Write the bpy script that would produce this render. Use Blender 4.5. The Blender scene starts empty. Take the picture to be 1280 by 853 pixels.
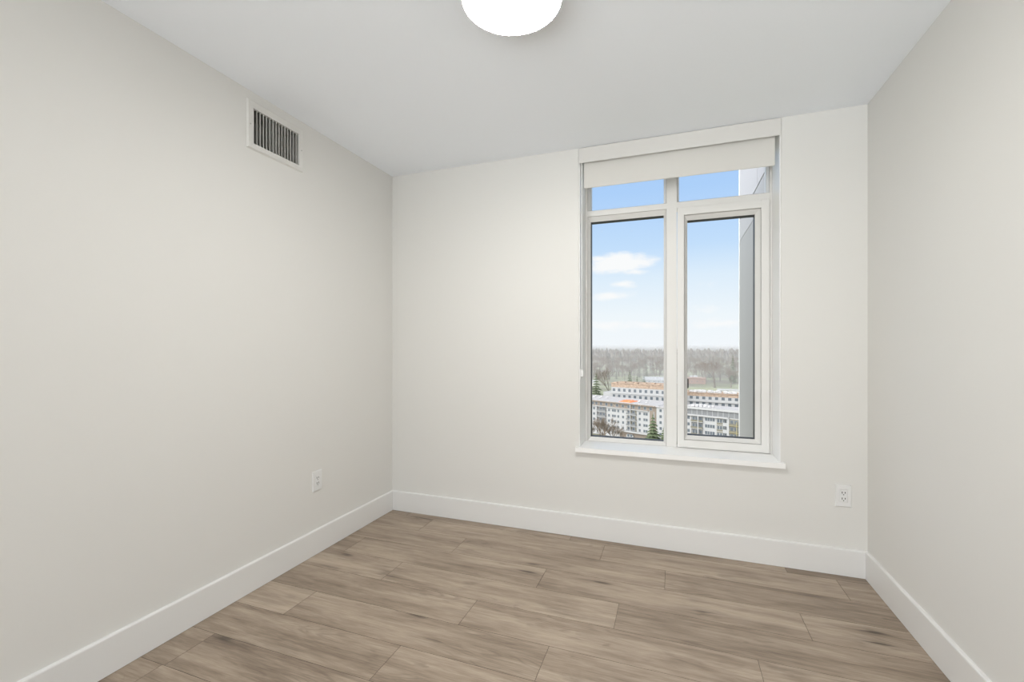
import bpy, bmesh, math, random
from mathutils import Vector, Matrix

# ------------------------------------------------------------------ camera, sky, sun, exposure
S = bpy.context.scene
COL = S.collection
S.view_settings.view_transform = 'Standard'
S.view_settings.look = 'None'
S.view_settings.gamma = 1.0
S.view_settings.use_curve_mapping = False
S.view_settings.exposure = 0.0

cam = bpy.data.cameras.new('camera')
cam.sensor_fit = 'HORIZONTAL'
cam.sensor_width = 36.0
cam.lens = 15.646
cam.shift_y = 0.0057
cam.clip_start = 0.05
cam.clip_end = 5000
cam_o = bpy.data.objects.new('camera', cam)
COL.objects.link(cam_o)
EYE = 1.1917
cam_o.location = (0, 0, EYE)
cam_o.rotation_euler = (math.radians(90), 0, 0.34686)
S.camera = cam_o

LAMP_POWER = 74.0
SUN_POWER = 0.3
CEILING_FILL_GLOW = 7.7
ROOM_FILL_GLOW = 5.2      # sky lobe behind the camera, added as fill light for the room
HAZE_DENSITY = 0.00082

sun = bpy.data.lights.new('sun', 'SUN')
sun.energy = SUN_POWER
sun.angle = math.radians(3)
sun.color = (1.0, 0.96, 0.9)
sun_o = bpy.data.objects.new('sun', sun)
COL.objects.link(sun_o)
sun_o.rotation_euler = Vector((-0.45, 0.75, -0.75)).to_track_quat('-Z', 'Y').to_euler()
sun_o.location = (20, -30, 40)


def sky_world():
    w = bpy.data.worlds.new('sky')
    S.world = w
    w.use_nodes = True
    nt = w.node_tree
    N, L = nt.nodes, nt.links
    N.clear()
    out = N.new('ShaderNodeOutputWorld')
    bg = N.new('ShaderNodeBackground')
    L.new(bg.outputs[0], out.inputs[0])
    tc = N.new('ShaderNodeTexCoord')
    sep = N.new('ShaderNodeSeparateXYZ')
    L.new(tc.outputs['Generated'], sep.inputs[0])
    ramp = N.new('ShaderNodeValToRGB')
    mr = N.new('ShaderNodeMapRange')
    mr.inputs[1].default_value = -0.1
    mr.inputs[2].default_value = 0.9
    L.new(sep.outputs[2], mr.inputs[0])
    L.new(mr.outputs[0], ramp.inputs[0])
    el = ramp.color_ramp.elements
    el[0].position, el[0].color = 0.0, (0.30, 0.30, 0.29, 1)
    el[1].position, el[1].color = 1.0, (0.66, 0.69, 0.74, 1)
    for p, c in ((0.09, (0.34, 0.34, 0.33, 1)), (0.105, (0.92, 0.955, 1.0, 1)), (0.165, (0.89, 0.95, 1.0, 1)),
                 (0.25, (0.745, 0.87, 1.0, 1)), (0.31, (0.565, 0.755, 1.0, 1)), (0.42, (0.43, 0.645, 0.98, 1)), (0.52, (0.42, 0.64, 0.98, 1)), (0.66, (0.58, 0.67, 0.80, 1))):
        e = el.new(p)
        e.color = c
    # clouds: a few soft banks low over the horizon
    nz = N.new('ShaderNodeTexNoise')
    nz.inputs['Scale'].default_value = 1.0
    nz.inputs['Detail'].default_value = 7
    nz.inputs['Roughness'].default_value = 0.6
    mp = N.new('ShaderNodeMapping')
    mp.inputs['Scale'].default_value = (17, 17, 36)
    L.new(tc.outputs['Generated'], mp.inputs[0])
    L.new(mp.outputs[0], nz.inputs['Vector'])
    total = None

    def math_(op, a, b=None):
        m = N.new('ShaderNodeMath')
        m.operation = op
        for k, v in ((0, a), (1, b)):
            if v is None:
                continue
            if isinstance(v, (int, float)):
                m.inputs[k].default_value = v
            else:
                L.new(v, m.inputs[k])
        return m.outputs[0]
    banks = [((-0.108, 0.980, 0.178), 0.098, 3.2, 1.15), ((-0.075, 0.982, 0.160), 0.045, 3.6, 0.9),
             ((-0.150, 0.970, 0.190), 0.045, 3.6, 0.8), ((-0.1025, 0.9854, 0.136), 0.042, 3, 0.85),
             ((-0.120, 0.987, 0.110), 0.065, 4, 0.7), ((-0.130, 0.9906, 0.045), 0.10, 5, 0.6),
             ((-0.042, 0.998, 0.047), 0.08, 5, 0.6), ((0.090, 0.9948, 0.047), 0.09, 5, 0.7),
             ((0.048, 0.9898, 0.128), 0.07, 4, 0.35), ((0.06, 0.995, 0.08), 0.12, 5, 0.35),
             ((0.45, 0.85, 0.30), 0.25, 3, 1.0), ((-0.5, 0.8, 0.28), 0.25, 3, 1.0)]
    for d, r, sq, amp in banks:
        s = N.new('ShaderNodeVectorMath')
        s.operation = 'SUBTRACT'
        L.new(tc.outputs['Generated'], s.inputs[0])
        s.inputs[1].default_value = d
        m = N.new('ShaderNodeVectorMath')
        m.operation = 'MULTIPLY'
        L.new(s.outputs[0], m.inputs[0])
        m.inputs[1].default_value = (1, 1, sq)
        ln = N.new('ShaderNodeVectorMath')
        ln.operation = 'LENGTH'
        L.new(m.outputs[0], ln.inputs[0])
        q = math_('DIVIDE', ln.outputs['Value'], r)
        q = math_('SUBTRACT', 1.0, q)
        q = math_('MAXIMUM', q, 0.0)
        q = math_('MULTIPLY', q, amp)
        total = q if total is None else math_('MAXIMUM', total, q)
    dens = math_('ADD', total, math_('MULTIPLY', math_('SUBTRACT', nz.outputs[0], 0.52), 1.5))
    sm = N.new('ShaderNodeMapRange')
    sm.interpolation_type = 'SMOOTHSTEP'
    sm.inputs[1].default_value = 0.10
    sm.inputs[2].default_value = 0.75
    L.new(dens, sm.inputs[0])
    gate = N.new('ShaderNodeMapRange')
    gate.inputs[1].default_value = 0.0
    gate.inputs[2].default_value = 0.15
    L.new(total, gate.inputs[0])
    mask = math_('MULTIPLY', sm.outputs[0], gate.outputs[0])
    mix = N.new('ShaderNodeMix')
    mix.data_type = 'RGBA'
    L.new(mask, mix.inputs[0])
    L.new(ramp.outputs[0], mix.inputs[6])
    mix.inputs[7].default_value = (0.98, 0.985, 1.0, 1)
    # sky behind the camera brightened by an added lobe that fills the room
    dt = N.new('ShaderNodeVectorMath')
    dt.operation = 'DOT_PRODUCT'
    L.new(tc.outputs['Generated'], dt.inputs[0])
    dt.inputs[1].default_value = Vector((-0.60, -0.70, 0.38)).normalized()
    gl = math_('MULTIPLY', math_('POWER', math_('MAXIMUM', dt.outputs['Value'], 0.0), 1.5), ROOM_FILL_GLOW)
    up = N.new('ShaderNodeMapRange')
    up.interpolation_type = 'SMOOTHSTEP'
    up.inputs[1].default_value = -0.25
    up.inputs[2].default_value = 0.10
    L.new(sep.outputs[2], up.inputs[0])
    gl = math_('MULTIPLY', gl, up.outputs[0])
    # made-up glow below the horizon behind the camera, added to light the ceiling
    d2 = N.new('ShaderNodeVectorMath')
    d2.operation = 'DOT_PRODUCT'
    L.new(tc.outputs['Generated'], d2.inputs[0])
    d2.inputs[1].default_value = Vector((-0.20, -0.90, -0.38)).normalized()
    g2 = math_('MULTIPLY', math_('POWER', math_('MAXIMUM', d2.outputs['Value'], 0.0), 5.0), CEILING_FILL_GLOW)
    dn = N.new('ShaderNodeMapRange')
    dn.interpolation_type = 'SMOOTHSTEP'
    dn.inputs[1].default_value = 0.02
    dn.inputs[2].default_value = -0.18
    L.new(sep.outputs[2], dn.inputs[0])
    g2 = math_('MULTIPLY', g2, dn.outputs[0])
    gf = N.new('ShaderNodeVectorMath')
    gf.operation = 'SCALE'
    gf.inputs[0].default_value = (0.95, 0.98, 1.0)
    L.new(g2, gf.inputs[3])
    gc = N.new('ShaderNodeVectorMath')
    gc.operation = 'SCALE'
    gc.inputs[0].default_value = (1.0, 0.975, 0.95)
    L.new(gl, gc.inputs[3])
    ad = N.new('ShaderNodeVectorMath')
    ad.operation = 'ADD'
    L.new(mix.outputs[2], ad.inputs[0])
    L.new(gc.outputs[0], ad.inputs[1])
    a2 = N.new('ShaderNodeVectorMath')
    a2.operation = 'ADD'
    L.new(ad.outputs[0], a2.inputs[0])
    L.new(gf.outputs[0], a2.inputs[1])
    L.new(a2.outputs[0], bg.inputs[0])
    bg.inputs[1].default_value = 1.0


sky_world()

# ------------------------------------------------------------------ materials


def mat(name, color, rough=0.5, spec=0.5, metal=0.0, bump=None, vary=None):
    m = bpy.data.materials.new(name)
    m.use_nodes = True
    nt = m.node_tree
    b = nt.nodes['Principled BSDF']
    b.inputs['Base Color'].default_value = (*color, 1)
    b.inputs['Roughness'].default_value = rough
    b.inputs['Specular IOR Level'].default_value = spec
    b.inputs['Metallic'].default_value = metal
    if bump or vary:
        tc = nt.nodes.new('ShaderNodeTexCoord')
        nz = nt.nodes.new('ShaderNodeTexNoise')
        nz.inputs['Scale'].default_value = (bump or vary)[0]
        nz.inputs['Detail'].default_value = 4
        nt.links.new(tc.outputs['Object'], nz.inputs['Vector'])
        if bump:
            bp = nt.nodes.new('ShaderNodeBump')
            bp.inputs['Strength'].default_value = bump[1]
            bp.inputs['Distance'].default_value = 0.002
            nt.links.new(nz.outputs[0], bp.inputs['Height'])
            nt.links.new(bp.outputs[0], b.inputs['Normal'])
        if vary:
            mx = nt.nodes.new('ShaderNodeMix')
            mx.data_type = 'RGBA'
            a = vary[1]
            mx.inputs[6].default_value = (*[c * (1 - a) for c in color], 1)
            mx.inputs[7].default_value = (*[min(1, c * (1 + a)) for c in color], 1)
            nt.links.new(nz.outputs[0], mx.inputs[0])
            nt.links.new(mx.outputs[2], b.inputs['Base Color'])
    return m


M = {}
M['wall'] = mat('wall_paint', (0.755, 0.746, 0.718), 0.7, 0.25, bump=(220, 0.06))
M['ceiling'] = mat('ceiling_paint', (0.915, 0.945, 0.985), 0.9, 0.1, bump=(180, 0.08))
M['trim'] = mat('trim_paint', (0.79, 0.785, 0.77), 0.35, 0.4)
M['vinyl'] = mat('white_vinyl', (0.79, 0.78, 0.755), 0.35, 0.4)
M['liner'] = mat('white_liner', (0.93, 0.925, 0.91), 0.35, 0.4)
M['dark_filler'] = mat('dark_gasket', (0.03, 0.03, 0.03), 0.6, 0.3)
M['exterior_frame'] = mat('dark_exterior_frame', (0.06, 0.062, 0.065), 0.5, 0.3)
M['blind'] = mat('blind_fabric', (0.71, 0.695, 0.66), 0.9, 0.1, bump=(900, 0.15))
M['fascia'] = mat('blind_fascia', (0.725, 0.71, 0.68), 0.45, 0.3)
M['bracket'] = mat('bracket_grey', (0.55, 0.54, 0.52), 0.4, 0.4)
M['chain'] = mat('bead_chain', (0.95, 0.95, 0.94), 0.3, 0.5)
M['plastic'] = mat('white_plastic', (0.80, 0.80, 0.79), 0.3, 0.5)
M['slot'] = mat('outlet_slot', (0.05, 0.05, 0.05), 0.6, 0.3)
M['grille'] = mat('grille_metal', (0.74, 0.73, 0.70), 0.4, 0.4)
M['louver'] = mat('louver_metal', (0.70, 0.69, 0.66), 0.4, 0.4)
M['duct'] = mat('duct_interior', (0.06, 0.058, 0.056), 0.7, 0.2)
M['screw'] = mat('screw_metal', (0.5, 0.49, 0.47), 0.35, 0.5, 0.6)
M['handle'] = mat('latch_plastic', (0.80, 0.80, 0.78), 0.3, 0.5)
M['slab'] = mat('concrete_edge', (0.5, 0.5, 0.49), 0.8, 0.2)


def glass_material():
    m = bpy.data.materials.new('window_glass')
    m.use_nodes = True
    nt = m.node_tree
    nt.nodes.clear()
    out = nt.nodes.new('ShaderNodeOutputMaterial')
    tr = nt.nodes.new('ShaderNodeBsdfTransparent')
    tr.inputs[0].default_value = (0.985, 0.99, 0.985, 1)
    gl = nt.nodes.new('ShaderNodeBsdfGlossy')
    gl.inputs['Roughness'].default_value = 0.0
    gl.inputs['Color'].default_value = (0.3, 0.3, 0.3, 1)
    lw = nt.nodes.new('ShaderNodeFresnel')
    lw.inputs[0].default_value = 1.03
    mx = nt.nodes.new('ShaderNodeMixShader')
    nt.links.new(lw.outputs[0], mx.inputs[0])
    nt.links.new(tr.outputs[0], mx.inputs[1])
    nt.links.new(gl.outputs[0], mx.inputs[2])
    nt.links.new(mx.outputs[0], out.inputs[0])
    return m


M['glass'] = glass_material()


def lamp_material(power):
    m = bpy.data.materials.new('lit_opal_glass')
    m.use_nodes = True
    b = m.node_tree.nodes['Principled BSDF']
    b.inputs['Base Color'].default_value = (0.9, 0.9, 0.9, 1)
    b.inputs['Roughness'].default_value = 0.3
    b.inputs['Emission Color'].default_value = (1.0, 0.985, 0.955, 1)
    b.inputs['Emission Strength'].default_value = power
    return m


def floor_material():
    m = bpy.data.materials.new('oak_laminate')
    m.use_nodes = True
    nt = m.node_tree
    N, L = nt.nodes, nt.links
    b = N['Principled BSDF']
    tc = N.new('ShaderNodeTexCoord')
    at = N.new('ShaderNodeAttribute')
    at.attribute_name = 'plank'
    sa = N.new('ShaderNodeSeparateColor')
    L.new(at.outputs['Color'], sa.inputs[0])
    sx = N.new('ShaderNodeSeparateXYZ')
    L.new(tc.outputs['Object'], sx.inputs[0])

    def mth(op, a, c=None, d=None, clamp=False):
        n = N.new('ShaderNodeMath')
        n.operation = op
        n.use_clamp = clamp
        for k, v in enumerate((a, c, d)):
            if v is None:
                continue
            if isinstance(v, (int, float)):
                n.inputs[k].default_value = v
            else:
                L.new(v, n.inputs[k])
        return n.outputs[0]

    def vec(kx, ky, kz=61.0):
        c = N.new('ShaderNodeCombineXYZ')
        L.new(mth('MULTIPLY_ADD', sx.outputs[0], kx, mth('MULTIPLY', sa.outputs[2], 23.0)), c.inputs[0])
        L.new(mth('MULTIPLY', sx.outputs[1], ky), c.inputs[1])
        L.new(mth('MULTIPLY', sa.outputs[1], kz), c.inputs[2])
        return c.outputs[0]

    def noise(kx, ky, det=4, ro=0.55, dist=0.0, kz=61.0):
        n = N.new('ShaderNodeTexNoise')
        n.inputs['Scale'].default_value = 1.0
        n.inputs['Detail'].default_value = det
        n.inputs['Roughness'].default_value = ro
        n.inputs['Distortion'].default_value = dist
        L.new(vec(kx, ky, kz), n.inputs['Vector'])
        return n.outputs[0]

    def ramp(x, lo, hi):
        r = N.new('ShaderNodeMapRange')
        r.interpolation_type = 'SMOOTHSTEP'
        r.inputs[1].default_value = lo
        r.inputs[2].default_value = hi
        L.new(x, r.inputs[0])
        return r.outputs[0]
    broad = noise(1.3, 9.0, 5, 0.6, 0.5)
    streak = noise(3.0, 42.0, 5, 0.65, 0.3, 47.0)
    fine = noise(14.0, 230.0, 3, 0.6, 0.0, 31.0)
    smudge = ramp(noise(3.2, 13.0, 4, 0.55, 0.6, 83.0), 0.57, 0.74)
    knot = ramp(noise(6.5, 24.0, 3, 0.5, 0.8, 29.0), 0.65, 0.76)
    vo = N.new('ShaderNodeTexVoronoi')
    vo.inputs['Scale'].default_value = 1.0
    L.new(vec(2.4, 9.0, 53.0), vo.inputs['Vector'])
    wob = mth('MULTIPLY_ADD', mth('SUBTRACT', streak, 0.5), 0.42, vo.outputs['Distance'])
    spot = mth('SUBTRACT', 1.0, ramp(wob, 0.02, 0.17))
    halo = mth('SUBTRACT', 1.0, ramp(wob, 0.08, 0.42))
    gate = ramp(noise(1.1, 4.0, 2, 0.5, 0, 17.0), 0.44, 0.50)
    spot = mth('MULTIPLY', spot, gate)
    halo = mth('MULTIPLY', halo, gate)
    # cathedral figure: contour lines of a stretched height field
    hf = noise(0.9, 7.0, 2, 0.4, 0.2, 71.0)
    rings = mth('SINE', mth('MULTIPLY', hf, 190.0))
    ringm = mth('MULTIPLY', ramp(rings, 0.35, 1.0), ramp(noise(1.6, 5.0, 2, 0.5, 0, 19.0), 0.50, 0.68))
    tone = mth('MULTIPLY_ADD', ramp(broad, 0.30, 0.72), 0.50, mth('MULTIPLY_ADD', sa.outputs[0], 0.24, 0.15))
    tone = mth('ADD', tone, mth('MULTIPLY', mth('SUBTRACT', streak, 0.5), 1.1))
    tone = mth('ADD', tone, mth('MULTIPLY', mth('SUBTRACT', fine, 0.5), 0.8))
    cr = N.new('ShaderNodeValToRGB')
    L.new(tone, cr.inputs[0])
    e = cr.color_ramp.elements
    e[0].position, e[0].color = 0.0, (0.180, 0.134, 0.098, 1)
    e[1].position, e[1].color = 1.0, (0.50, 0.408, 0.318, 1)
    k = e.new(0.5)
    k.color = (0.345, 0.270, 0.203, 1)
    dark = mth('ADD', mth('MULTIPLY', smudge, 0.34), mth('MULTIPLY', knot, 0.30))
    dark = mth('ADD', dark, mth('MULTIPLY', spot, 0.85))
    dark = mth('ADD', dark, mth('MULTIPLY', halo, 0.24))
    dark = mth('ADD', dark, mth('MULTIPLY', ringm, 0.26), clamp=True)
    mx = N.new('ShaderNodeMix')
    mx.data_type = 'RGBA'
    L.new(dark, mx.inputs[0])
    L.new(cr.outputs[0], mx.inputs[6])
    mx.inputs[7].default_value = (0.085, 0.060, 0.044, 1)
    L.new(mx.outputs[2], b.inputs['Base Color'])
    b.inputs['Specular IOR Level'].default_value = 0.45
    L.new(mth('MULTIPLY_ADD', fine, 0.12, 0.36), b.inputs['Roughness'])
    bp = N.new('ShaderNodeBump')
    bp.inputs['Strength'].default_value = 0.12
    bp.inputs['Distance'].default_value = 0.0006
    L.new(fine, bp.inputs['Height'])
    L.new(bp.outputs[0], b.inputs['Normal'])
    return m


M['floor'] = floor_material()
M['groove'] = mat('plank_bevel', (0.11, 0.083, 0.063), 0.6, 0.2)

# ------------------------------------------------------------------ mesh helpers


class MB:
    def __init__(self):
        self.v, self.f, self.mi = [], [], []

    def face(self, pts, mi=0):
        i = len(self.v)
        self.v += [tuple(p) for p in pts]
        self.f.append(tuple(range(i, i + len(pts))))
        self.mi.append(mi)

    def box(self, a, b, mi=0):
        (x0, y0, z0), (x1, y1, z1) = a, b
        x0, x1 = sorted((x0, x1))
        y0, y1 = sorted((y0, y1))
        z0, z1 = sorted((z0, z1))
        i = len(self.v)
        self.v += [(x0, y0, z0), (x1, y0, z0), (x1, y1, z0), (x0, y1, z0), (x0, y0, z1), (x1, y0, z1), (x1, y1, z1), (x0, y1, z1)]
        for q in ((0, 3, 2, 1), (4, 5, 6, 7), (0, 1, 5, 4), (1, 2, 6, 5), (2, 3, 7, 6), (3, 0, 4, 7)):
            self.f.append(tuple(i + k for k in q))
            self.mi.append(mi)
        return self

    def prism(self, prof, place):
        """closed outline prof [(a, b)] swept between place(a, b, 0) and place(a, b, 1)"""
        i, n = len(self.v), len(prof)
        for e in (0, 1):
            self.v += [tuple(place(a, b, e)) for a, b in prof]
        for k in range(n):
            j = (k + 1) % n
            self.f.append((i + k, i + j, i + n + j, i + n + k))
            self.mi.append(0)
        self.f.append(tuple(i + k for k in reversed(range(n))))
        self.f.append(tuple(i + n + k for k in range(n)))
        self.mi += [0, 0]
        return self

    def tube(self, p, q, r0, r1, n=8):
        p, q = Vector(p), Vector(q)
        d = (q - p).normalized()
        u = d.orthogonal().normalized()
        w = d.cross(u)
        i = len(self.v)
        for c, r in ((p, r0), (q, r1)):
            for k in range(n):
                a = 2 * math.pi * k / n
                self.v.append(tuple(c + (u * math.cos(a) + w * math.sin(a)) * r))
        for k in range(n):
            j = (k + 1) % n
            self.f.append((i + k, i + j, i + n + j, i + n + k))
            self.mi.append(0)
        self.f.append(tuple(i + k for k in reversed(range(n))))
        self.f.append(tuple(i + n + k for k in range(n)))
        self.mi += [0, 0]
        return self

    def lathe(self, prof, n=48, c=(0, 0, 0)):
        i = len(self.v)
        for r, z in prof:
            for k in range(n):
                a = 2 * math.pi * k / n
                self.v.append((c[0] + r * math.cos(a), c[1] + r * math.sin(a), c[2] + z))
        for s in range(len(prof) - 1):
            for k in range(n):
                j = (k + 1) % n
                self.f.append((i + s * n + k, i + s * n + j, i + (s + 1) * n + j, i + (s + 1) * n + k))
                self.mi.append(0)
        return self

    def build(self, name, mats, parent=None, bevel=0, smooth=False, seg=2):
        me = bpy.data.meshes.new(name)
        me.from_pydata(self.v, [], self.f)
        if not isinstance(mats, (list, tuple)):
            mats = [mats]
        for m in mats:
            me.materials.append(m)
        me.polygons.foreach_set('material_index', self.mi)
        bm = bmesh.new()
        bm.from_mesh(me)
        bmesh.ops.recalc_face_normals(bm, faces=bm.faces)
        if bevel:
            ed = [e for e in bm.edges if e.is_manifold and e.calc_face_angle(0) > 0.5]
            bmesh.ops.bevel(bm, geom=ed, offset=bevel, segments=seg, affect='EDGES', clamp_overlap=True)
        if smooth:
            for f in bm.faces:
                f.smooth = True
        bm.to_mesh(me)
        bm.free()
        o = bpy.data.objects.new(name, me)
        COL.objects.link(o)
        if parent:
            o.parent = parent
        return o


def tag(o, label=None, cat=None, group=None, kind=None):
    for k, v in (('label', label), ('category', cat), ('group', group), ('kind', kind)):
        if v:
            o[k] = v
    return o


def empty(name, loc=(0, 0, 0), rz=0.0):
    o = bpy.data.objects.new(name, None)
    o.empty_display_size = 0.1
    COL.objects.link(o)
    o.location = loc
    o.rotation_euler = (0, 0, rz)
    return o


def copy_tree(o, parent=None):
    c = o.copy()
    COL.objects.link(c)
    if parent:
        c.parent = parent
    for ch in list(o.children):
        copy_tree(ch, c)
    return c


def rect_frame(mb, x0, x1, z0, z1, wl, wr, wb, wt, y0, y1):
    """four mitre-less members of a rectangular frame in the x-z plane"""
    mb.box((x0, y0, z0), (x0 + wl, y1, z1))
    mb.box((x1 - wr, y0, z0), (x1, y1, z1))
    mb.box((x0 + wl, y0, z0), (x1 - wr, y1, z0 + wb))
    mb.box((x0 + wl, y0, z1 - wt), (x1 - wr, y1, z1))


def slope_frame(mb, o, i, yo, yi):
    """sloped glazing stop from outline o (x0,x1,z0,z1) at depth yo to outline i at depth yi"""
    def c(r, y):
        return [(r[0], y, r[2]), (r[1], y, r[2]), (r[1], y, r[3]), (r[0], y, r[3])]
    a, b = c(o, yo), c(i, yi)
    back = c(o, yi)
    for k in range(4):
        j = (k + 1) % 4
        mb.face((a[k], a[j], b[j], b[k]))
        mb.face((b[k], b[j], back[j], back[k]))
        mb.face((back[k], back[j], a[j], a[k]))


# ------------------------------------------------------------------ room shell
XL, XR, YB, H = -1.9356, 0.9416, 2.7729, 2.44
YR = -1.95                       # rear wall, behind the camera
T = 0.15
OX0, OX1, OZ0 = -0.5555, 0.5525, 0.535      # window opening (runs up to the ceiling)
FY = 2.973                        # room-side face of the window frame
WY = 3.06                         # outer face of the window wall

floor_mb = MB()
RW = 0.1974
LEN = 1.169
seams = {0: -0.60, 1: -0.384, 2: -0.038, 3: -0.636, 4: -0.235, 5: -0.865, 6: -0.463, 7: -1.02, 8: -0.62}
rnd = random.Random(7)
plank_data = []
G = 0.0008
Y0 = 2.702
tones = {(1, -1): .35, (1, 0): .25, (1, 1): .8}
floor_mb.face([(XL, YR, -0.0022), (XR, YR, -0.0022), (XR, YB, -0.0022), (XL, YB, -0.0022)], 1)
plank_data.append((0, 0, 0))
for row in range(0, 23):
    ya, yb = Y0 - RW * row, Y0 - RW * (row - 1)
    if yb <= YR:
        break
    ya, yb = max(ya, YR), min(yb, YB)
    base = seams.get(row, rnd.uniform(-1, 0))
    k = math.floor((XL - base) / LEN)
    x = base + k * LEN
    while x < XR:
        xa, xb = max(x, XL), min(x + LEN, XR)
        x += LEN
        if xb - xa < 0.002:
            continue
        d = (rnd.random(), rnd.random(), rnd.random())
        xi0, xi1, yi0, yi1 = xa + G, xb - G, ya + G, yb - G
        zt, zb = 0.0, -0.0016
        o = [(xa, ya, zb), (xb, ya, zb), (xb, yb, zb), (xa, yb, zb)]
        t = [(xi0, yi0, zt), (xi1, yi0, zt), (xi1, yi1, zt), (xi0, yi1, zt)]
        floor_mb.face(t, 0)
        plank_data.append(d)
        for q in range(4):
            j = (q + 1) % 4
            floor_mb.face((o[q], o[j], t[j], t[q]), 1)
            plank_data.append(d)
floor_o = MB.build(floor_mb, 'floor', [M['floor'], M['groove']])
me = floor_o.data
attr = me.color_attributes.new('plank', 'FLOAT_COLOR', 'CORNER')
for p in me.polygons:
    for li in p.loop_indices:
        attr.data[li].color = (*plank_data[p.index], 1)
tag(floor_o, kind='structure')
sub = MB().box((XL - T, YR - T, -0.25), (XR + T, WY, -0.003)).build('floor_slab', M['slab'])
tag(sub, kind='structure')

tag(MB().box((XL - T, YR - T, H), (XR + T, WY, H + 0.25)).build('ceiling', M['ceiling']), kind='structure')

w = MB()
w.prism([(XL - T, 0), (XR + T, 0), (XR + T, H), (OX1, H), (OX1, OZ0), (OX0, OZ0), (OX0, H), (XL - T, H)],
        lambda a, b, e: (a, YB + (WY - YB) * e, b))
wb = w.build('wall_back', M['wall'])
bm_ = bmesh.new()
bm_.from_mesh(wb.data)
ed = [e for e in bm_.edges if all(abs(v.co.y - YB) < 1e-5 and min(abs(v.co.x - OX0), abs(v.co.x - OX1)) < 1e-5 for v in e.verts) and abs(e.verts[0].co.z - e.verts[1].co.z) > 1]
bmesh.ops.bevel(bm_, geom=ed, offset=0.004, segments=3, affect='EDGES')
bm_.to_mesh(wb.data)
bm_.free()
tag(wb, kind='structure')

# left wall with the duct opening
VY0, VY1, VZ0, VZ1 = 1.612, 1.906, 2.183, 2.365
w = MB()
w.box((XL - T, YR - T, 0), (XL, VY0, H))
w.box((XL - T, VY1, 0), (XL, YB, H))
w.box((XL - T, VY0, 0), (XL, VY1, VZ0))
w.box((XL - T, VY0, VZ1), (XL, VY1, H))
tag(w.build('wall_left', M['wall']), kind='structure')
tag(MB().box((XR, YR - T, 0), (XR + T, YB, H)).build('wall_right', M['wall']), kind='structure')
# rear wall, behind the camera, with an unseen broad window added for fill light
QX0, QX1, QZ0, QZ1 = XL + 0.20, XR - 0.20, 0.04, 2.34
w = MB()
w.box((XL, YR - T, 0), (QX0, YR, H))
w.box((QX1, YR - T, 0), (XR, YR, H))
w.box((QX0, YR - T, 0), (QX1, YR, QZ0))
w.box((QX0, YR - T, QZ1), (QX1, YR, H))
tag(w.build('wall_rear', M['wall']), kind='structure')
rw = tag(empty('added_rear_window', (0, YR - 0.1, 0)), kind='structure')
w = MB()
rect_frame(w, QX0, QX1, QZ0, QZ1, 0.05, 0.05, 0.05, 0.05, YR - 0.12, YR - 0.06)
w.build('window_frame', M['vinyl']).parent = rw
w = MB().box((QX0 + 0.04, YR - 0.093, QZ0 + 0.04), (QX1 - 0.04, YR - 0.087, QZ1 - 0.04))
w.build('glass_pane', M['glass']).parent = rw
for o_ in rw.children:
    o_.location = (0, -(YR - 0.1), 0)

# baseboards: flat board with an eased top edge
BH, BT = 0.141, 0.014
prof = [(0, 0.0015), (BT, 0.0015), (BT, BH - 0.006), (BT - 0.0018, BH - 0.002), (BT - 0.006, BH), (0, BH)]


def baseboard(name, place):
    tag(MB().prism(prof, place).build(name, M['trim']), kind='structure')


baseboard('baseboard_back', lambda a, b, e: (XL + (XR - XL) * e, YB - a, b))
baseboard('baseboard_left', lambda a, b, e: (XL + a, YR + (YB - BT - YR) * e, b))
baseboard('baseboard_right', lambda a, b, e: (XR - a, YR + (YB - BT - YR) * e, b))
baseboard('baseboard_rear', lambda a, b, e: (XL + BT + (XR - XL - 2 * BT) * e, YR + a, b))

# ------------------------------------------------------------------ window
win = tag(empty('window_1', (0, FY, 0.565)), kind='structure')


def local(o, p):
    """parent o under p and keep it where it stands"""
    o.parent = p
    chain, q = Vector((0, 0, 0)), p
    while q:
        chain += q.location
        q = q.parent
    o.location = -chain
    return o


GY = FY + 0.030          # glass plane
ZB, ZT = 0.562, 2.43
GLX0, GLX1 = -0.520, -0.055
# outer frame, mullion and transom bar
f = MB()
f.box((OX0, FY, ZB), (-0.537, FY + 0.085, ZT))
f.box((0.535, FY, ZB), (OX1, FY + 0.085, ZT))
f.box((-0.537, FY, ZT - 0.05), (0.535, FY + 0.085, ZT))
f.box((-0.537, FY, 0.50), (-0.037, FY + 0.085, ZB))
f.box((0.023, FY, 0.50), (0.535, FY + 0.085, ZB + 0.002))
local(f.build('window_frame', M['vinyl'], bevel=0.0015), win)
f = MB()
f.box((-0.037, FY - 0.001, ZB), (0.023, FY + 0.085, ZT - 0.05))
f.box((-0.004, FY - 0.004, ZB), (0.000, FY, 2.062))
local(f.build('mullion', M['vinyl'], bevel=0.0012), win)
f = MB()
f.box((-0.537, FY - 0.0005, 2.062), (-0.037, FY + 0.085, 2.098))
f.box((0.023, FY - 0.0005, 2.060), (0.535, FY + 0.085, 2.098))
local(f.build('transom_bar', M['vinyl'], bevel=0.0012), win)

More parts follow.
